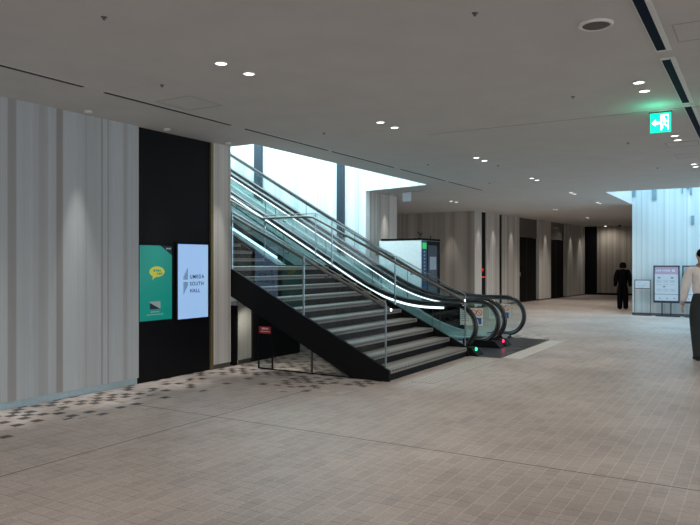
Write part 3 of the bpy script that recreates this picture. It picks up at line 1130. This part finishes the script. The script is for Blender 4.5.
# ------------------------------------------------------------------ tactile paving strips
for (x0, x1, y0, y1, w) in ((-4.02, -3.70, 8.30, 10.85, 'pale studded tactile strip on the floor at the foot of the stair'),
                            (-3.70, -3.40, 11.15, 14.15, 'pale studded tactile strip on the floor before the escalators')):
    b = bx(x0, x1, y0, y1, 0, .003)
    nx, ny = 6, int((y1 - y0) / .055)
    for i in range(nx):
        for j in range(ny):
            x = x0 + (i + .5) * (x1 - x0) / nx
            y = y0 + (j + .5) * (y1 - y0) / ny
            b.lathe((x, y, .003), [(.017, 0), (.012, .005), (.004, .006)], 6, 1)
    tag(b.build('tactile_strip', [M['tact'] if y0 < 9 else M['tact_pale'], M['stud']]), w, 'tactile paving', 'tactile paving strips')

# ------------------------------------------------------------------ information pillar behind the escalators
KX0, KX1, KY0, KY1, KT = -8.12, -6.97, 14.96, 16.05, 2.185
t = thing('information_pillar', ((KX0 + KX1) / 2, 15.5, 0), 'large white directory pillar with a blue edged screen side behind the escalators', 'information pillar')
bx(KX0, KX1, KY0, KY1, 0.05, KT - .05).build('body', M['kwhite'], t, bevel=.01)
bx(KX0 + .05, KX1 + .012, KY0 - .004, KY1 + .004, KT - .05, KT).build('cap', M['matte_black'], t)
bx(KX0 + .02, KX1 - .02, KY0 + .02, KY1 - .02, 0, .05).build('plinth', M['matte_black'], t)
bx(KX1, KX1 + .008, KY0 + .01, KY0 + .30, .06, KT - .06).build('blue_strip', M['kblue'], t)
s = bx(KX1, KX1 + .010, KY0 + .31, KY1 - .01, .06, KT - .06).build('screen_frame', M['matte_black'], t)
bx(KX1 + .010, KX1 + .012, KY0 + .36, KY1 - .18, .3, KT - .16).build('screen', M['kscreen'], s)
bx(KX1 + .012, KX1 + .014, KY0 + .46, KY1 - .24, 1.42, 1.74).build('map', M['mapw'], s)
bx(KX1 + .008, KX1 + .012, KY0 + .04, KY0 + .27, 1.93, 2.08).build('green_tag', M['kgreen'], t)
b = MB()
for i in range(9):
    b.box(KX1 + .008, KX1 + .010, KY0 + .12, KY0 + .20, 1.84 - i * .085, 1.88 - i * .085)
b.build('strip_lettering', M['mapw'], t)
b = MB()
b.tube([(-7.05, 15.05, KT), (-7.05, 15.05, KT + .10), (-7.12, 15.05, KT + .16)], .010, 6)
b.tube([(-7.05, 15.05, KT + .06), (-7.0, 15.05, KT + .13)], .010, 6)
b.build('spot_bracket', M['matte_black'], t)
b = MB()
b.tube([(-7.02, 15.6, KT), (-7.02, 15.6, KT + .08)], .012, 6)
b.build('spot_bracket', M['matte_black'], t)

# ------------------------------------------------------------------ lift call indicators in the dark slot
for (z, hh, ww, lab) in ((1.29, .10, .05, 'small red lit digit display in the dark slot, upper'), (1.06, .045, .2, 'short red lit bar in the dark slot, lower')):
    b = MB()
    b.obox(P0 + D * (.70 if hh > .06 else .64) + NRM * -.05 + UP * z, D * (ww * 1.6), NRM * .015, UP * hh)
    tag(b.build('indicator_lamp', mat('indicator_red', (.6, .02, .02), .5, emit=.55, ec=(.9, .05, .03), var=0)), lab, 'indicator light', 'red indicators by the lifts')
for u, w in ((4.3, 'left'), (7.7, 'right')):
    b = MB()
    b.obox(P0 + D * u + NRM * -.12 + UP * 1.05, D * .12, NRM * .02, UP * .16)
    tag(b.build('call_button', M['steel']), 'small steel call plate at the %s dark lift recess' % w, 'call button', 'lift call plates')

# ------------------------------------------------------------------ notice boards at the right-hand wall


def board(x0, x1, z0, z1, yb, lab, header):
    t = thing('notice_board', ((x0 + x1) / 2, yb, 0), lab, 'notice board', 'notice boards on stands')
    f = .035
    b = MB()
    b.box(x0, x1, yb, yb + .04, z0, z0 + f * 1.8)
    b.box(x0, x1, yb, yb + .04, z1 - f, z1)
    b.box(x0, x0 + f, yb, yb + .04, z0 + f * 1.8, z1 - f)
    b.box(x1 - f, x1, yb, yb + .04, z0 + f * 1.8, z1 - f)
    b.build('frame', M['frame'], t)
    p = bx(x0 + f, x1 - f, yb + .01, yb + .03, z0 + f * 1.8, z1 - f).build('poster', M['poster'], t)
    w, h_ = x1 - x0 - 2 * f, z1 - z0 - 2.8 * f
    X = lambda a: x0 + f + a * w
    Z = lambda a: z0 + 1.8 * f + a * h_
    yq = yb + .01
    bx(X(0), X(1), yq - .001, yq, Z(.78), Z(1)).build('header', header, p)
    b = MB()
    for i, a in enumerate((.06, .14, .22)):
        b.box(X(a), X(a + .055), yq - .002, yq - .001, Z(.86), Z(.91))
    for a in (.34, .41, .48, .55, .60):
        b.box(X(a), X(a + .05), yq - .002, yq - .001, Z(.86), Z(.91))
    b.box(X(.74), X(.86), yq - .002, yq - .001, Z(.85), Z(.92))
    b.build('header_lettering', M['poster'], p)
    b = MB()
    for (a, c, wd, ht) in ((.12, .655, .14, .04), (.68, .655, .13, .04), (.35, .395, .12, .035), (.18, .06, .07, .025), (.5, .06, .07, .025), (.8, .06, .07, .025)):
        b.prism([(X(a), Z(c)), (X(a + wd * .8), Z(c)), (X(a + wd), Z(c + ht * .5)), (X(a + wd * .75), Z(c + ht)), (X(a + wd * .15), Z(c + ht))], 1, yq - .001, yq)
    for r in (.60, .57, .54, .47, .34, .31, .28):
        for a in (.08, .36, .64):
            b.box(X(a), X(a + .22), yq - .001, yq, Z(r), Z(r + .006))
    b.box(X(0), X(1), yq - .001, yq, Z(.185), Z(.20))
    b.build('poster_print', M['pgrey'], p)
    q = (x1 - x0) * .33
    for x in (x0 + q, x1 - q):
        bx(x - .015, x + .015, yb + .01, yb + .035, .03, z0).build('leg', M['frame'], t)
    bx(x0 + .08, x1 + .02, yb - .12, yb + .14, 0, .03).build('foot_plate', M['frame'], t)


board(-2.74, -2.03, 0.40, 1.51, 22.25, 'dark framed notice board on two legs with pink headed poster at the blue lit wall', M['pink'])
board(-1.96, -1.25, 0.40, 1.51, 22.25, 'dark framed notice board mostly hidden behind the man in the pale shirt', M['mapw'])
t = thing('sign_stand', (-3.04, 22.3, 0), 'small low white notice on a thin framed stand left of the pink poster board', 'sign stand')
bx(-3.28, -2.82, 22.3, 22.33, .80, 1.08).build('frame', M['dsteel'], t)
p = bx(-3.255, -2.845, 22.295, 22.30, .825, 1.055).build('notice', M['poster'], t)
b = MB()
for r, (a, c) in enumerate(((-3.2, -3.08), (-3.05, -2.92), (-3.2, -2.95), (-3.18, -3.0))):
    b.box(a, c, 22.293, 22.295, 1.0 - .05 * r, 1.012 - .05 * r)
b.build('notice_print', M['mapw'], p)
for x in (-3.27, -2.83):
    bx(x - .010, x + .010, 22.305, 22.325, .02, .80).build('leg', M['dsteel'], t)
bx(-3.3, -2.8, 22.2, 22.42, 0, .02).build('foot_plate', M['dsteel'], t)


# ------------------------------------------------------------------ people
def skin(name, verts, edges, m, parent, roots=(0,), sub=2):
    me = bpy.data.meshes.new(name)
    me.from_pydata([v[0] for v in verts], edges, [])
    me.materials.append(m)
    o = bpy.data.objects.new(name, me)
    COL.objects.link(o)
    o.parent = parent
    sk = o.modifiers.new('skin', 'SKIN')
    if not me.skin_vertices:
        bpy.context.view_layer.objects.active = o
    lay = me.skin_vertices[0] if me.skin_vertices else None
    for i, v in enumerate(verts):
        r = v[1] if isinstance(v[1], tuple) else (v[1], v[1])
        lay.data[i].radius = r
        lay.data[i].use_root = i in roots
    sk.use_smooth_shade = True
    sk.branch_smoothing = 0.6
    s = o.modifiers.new('sub', 'SUBSURF')
    s.levels = s.render_levels = sub
    return o


def figure(name, loc, rz, lab, height, stride, cloth, hairlong, swing, mats):
    t = thing(name, loc, lab, 'person')
    t.rotation_euler = (0, 0, rz)
    k = height / 1.76
    S = lambda *p: tuple(c * k for c in p)
    V, E = [], []

    def add(p, r, link=None):
        V.append((S(*p), tuple(c * k for c in r) if isinstance(r, tuple) else r * k))
        if link is not None:
            E.append((link, len(V) - 1))
        return len(V) - 1
    body = {}
    pel = add((0, 0, .95), (.135, .10))
    wa = add((0, .005, 1.10), (.125, .095), pel)
    ch = add((0, .0, 1.27), (.15, .105), wa)
    uc = add((0, -.01, 1.40), (.12, .085), ch)
    co = add((0, -.004, 1.45), (.066, .062), uc)
    nk = add((0, 0, 1.495), (.052, .052), co)
    hb = add((0, .018, 1.555), (.062, .07), nk)
    hm = add((0, .02, 1.64), (.078, .092), hb)
    ht = add((0, .01, 1.715), (.06, .07), hm)
    nose = add((0, .125, 1.625), .011, hm)
    for s in (-1, 1):
        add((s * .088, .0, 1.63), (.012, .02), hm)
    arms, legs = [], []
    roots = [0]
    for s in (-1, 1):
        sw = swing * s
        sh = add((s * .175, -.01, 1.41), .058, uc)
        el = add((s * .235, sw * .5 - .02, 1.14), .043, sh)
        wr = add((s * .255, sw + .04, .90), .028, el)
        pa = add((s * .258, sw + .055, .835), (.020, .036), wr)
        arms.append((sh, el, wr))
        for fi in range(4):           # four fingers, curled a little
            fy = sw + .03 + fi * .021
            L = (.070, .080, .076, .060)[3 - fi]
            a = add((s * .258, fy, .83), .0095)
            roots.append(a)
            b_ = add((s * .262, fy + .004, .795 - L * .25), .0092, a)
            c_ = add((s * .256, fy + .008, .795 - L * .65), .0085, b_)
            add((s * .244, fy + .010, .795 - L * .95), .0075, c_)
        a = add((s * .252, sw + .075, .865), .012)
        roots.append(a)
        b_ = add((s * .240, sw + .108, .83), .011, a)
        add((s * .236, sw + .112, .80), .009, b_)
    for s in (-1, 1):
        st_ = stride * s
        hp = add((s * .088, 0, .90), (.095, .10), pel)
        kn = add((s * .095, st_ * .5 + .03, .49), .06, hp)
        an = add((s * .10, st_ - .02, .085), .042, kn)
        he = add((s * .10, st_ - .05, .045), .036, an)
        to = add((s * .11, st_ + .13, .032), (.036, .026), an)
        legs.append((hp, kn, an, to))
    skin('body', V, E, mats['skin'], t, roots)

    def garment(nm, seq, m, grow):
        gv, ge, idx = [], [], {}
        for chain in seq:
            prev = None
            for (i, g) in chain:
                if i not in idx:
                    p, r = i if isinstance(i, tuple) else V[i]
                    r = r if isinstance(r, tuple) else (r, r)
                    idx[i] = len(gv)
                    gv.append((p, (r[0] + g * k, r[1] + g * k)))
                if prev is not None:
                    ge.append((idx[prev], idx[i]))
                prev = i
        return skin(nm, gv, ge, m, t, (0,), 2)
    g = cloth
    (sl, ell, wl), (sr, elr, wr) = arms
    cuffs = []
    if mats.get('longsleeve'):
        for w_ in (wl, wr):
            cuffs.append([(w_, g * .8), (w_ + 1, .02)])
    (hl, kl, al, tl), (hr_, kr, ar, tr) = legs
    if mats.get('longsleeve'):       # loose jacket falling below the hips
        hem = (S(0, 0, .84), (.185 * k, .145 * k))
        mid = (S(0, 0, 1.06), (.17 * k, .135 * k))
        low = [(hem, 0), (mid, 0), (ch, g)]
    else:
        hem = (S(0, .002, .985), (.150 * k, .118 * k))
        mid = (S(0, .002, 1.12), (.150 * k, .115 * k))
        low = [(hem, 0), (mid, 0), (ch, g)]
    collar = (S(0, -.004, 1.495), (.074 * k, .072 * k))
    yoke = (S(0, -.008, 1.445), (.088 * k, .080 * k))
    garment('shirt', [low, [(ch, g), (uc, g), (yoke, 0), (collar, 0)], [(uc, g), (sl, g), (ell, g), (wl, g * .8)], [(uc, g), (sr, g), (elr, g), (wr, g * .8)]] + cuffs, mats['top'], 0)
    wide = mats.get('wide', g)
    def cuff(a):
        p, r = V[a]
        return ((p[0], p[1] - .015 * k, .03 * k), ((.042 + wide) * k, (.05 + wide) * k))
    tw = (S(0, .004, 1.10), (.136 * k, .106 * k))
    garment('trousers', [[(tw, 0), (pel, .012)], [(pel, .012), (hl, .014), (kl, wide), (al, wide), (cuff(al), 0)], [(pel, .012), (hr_, .014), (kr, wide), (ar, wide), (cuff(ar), 0)]], mats['bottom'], 0)
    for s, (a, to) in ((-1, (al, tl)), (1, (ar, tr))):
        p0, p1 = Vector(V[a][0]), Vector(V[to][0])
        skin('shoe', [((p0.x, p0.y - .05 * k, .045 * k), (.042 * k, .042 * k)), ((p0.x, p0.y + .06 * k, .045 * k), (.044 * k, .040 * k)),
                      (tuple(p1 + Vector((0, .03 * k, .0))), (.042 * k, .030 * k))], [(0, 1), (1, 2)], mats['shoe'], t)
    # hair
    hv = [(S(0, -.005, 1.735), (.062 * k, .075 * k)), (S(0, -.02, 1.66), (.088 * k, .088 * k)), (S(0, -.035, 1.59), (.08 * k, .062 * k))]
    he_ = [(0, 1), (1, 2)]
    if hairlong:
        hv[0] = (S(0, -.01, 1.74), (.075 * k, .085 * k))
        hv[1] = (S(0, -.022, 1.655), (.125 * k, .110 * k))
        hv[2] = (S(0, -.03, 1.57), (.130 * k, .095 * k))
        hv.append((S(0, -.035, 1.50), (.115 * k, .075 * k)))
        he_.append((2, 3))
    skin('hair', hv, he_, mats['hair'], t)
    return t


figure('person', (-4.0, 24.7, 0), math.radians(12), 'person in loose black clothes with bobbed dark hair standing by the lift lobby corner', 1.635, 0.0, .05, True, 0.0,
       dict(skin=M['skin'], top=M['blackcloth'], bottom=M['blackcloth'], shoe=M['shoe'], hair=M['hair'], wide=.052, longsleeve=True))
figure('person', (-0.82, 12.6, 0), math.radians(18), 'man in pale shirt and dark trousers walking away at the right edge', 1.86, 0.16, .030, False, -0.02,
       dict(skin=M['skin'], top=M['shirt'], bottom=M['trouser'], shoe=M['shoe'], hair=M['hair'], wide=.03))
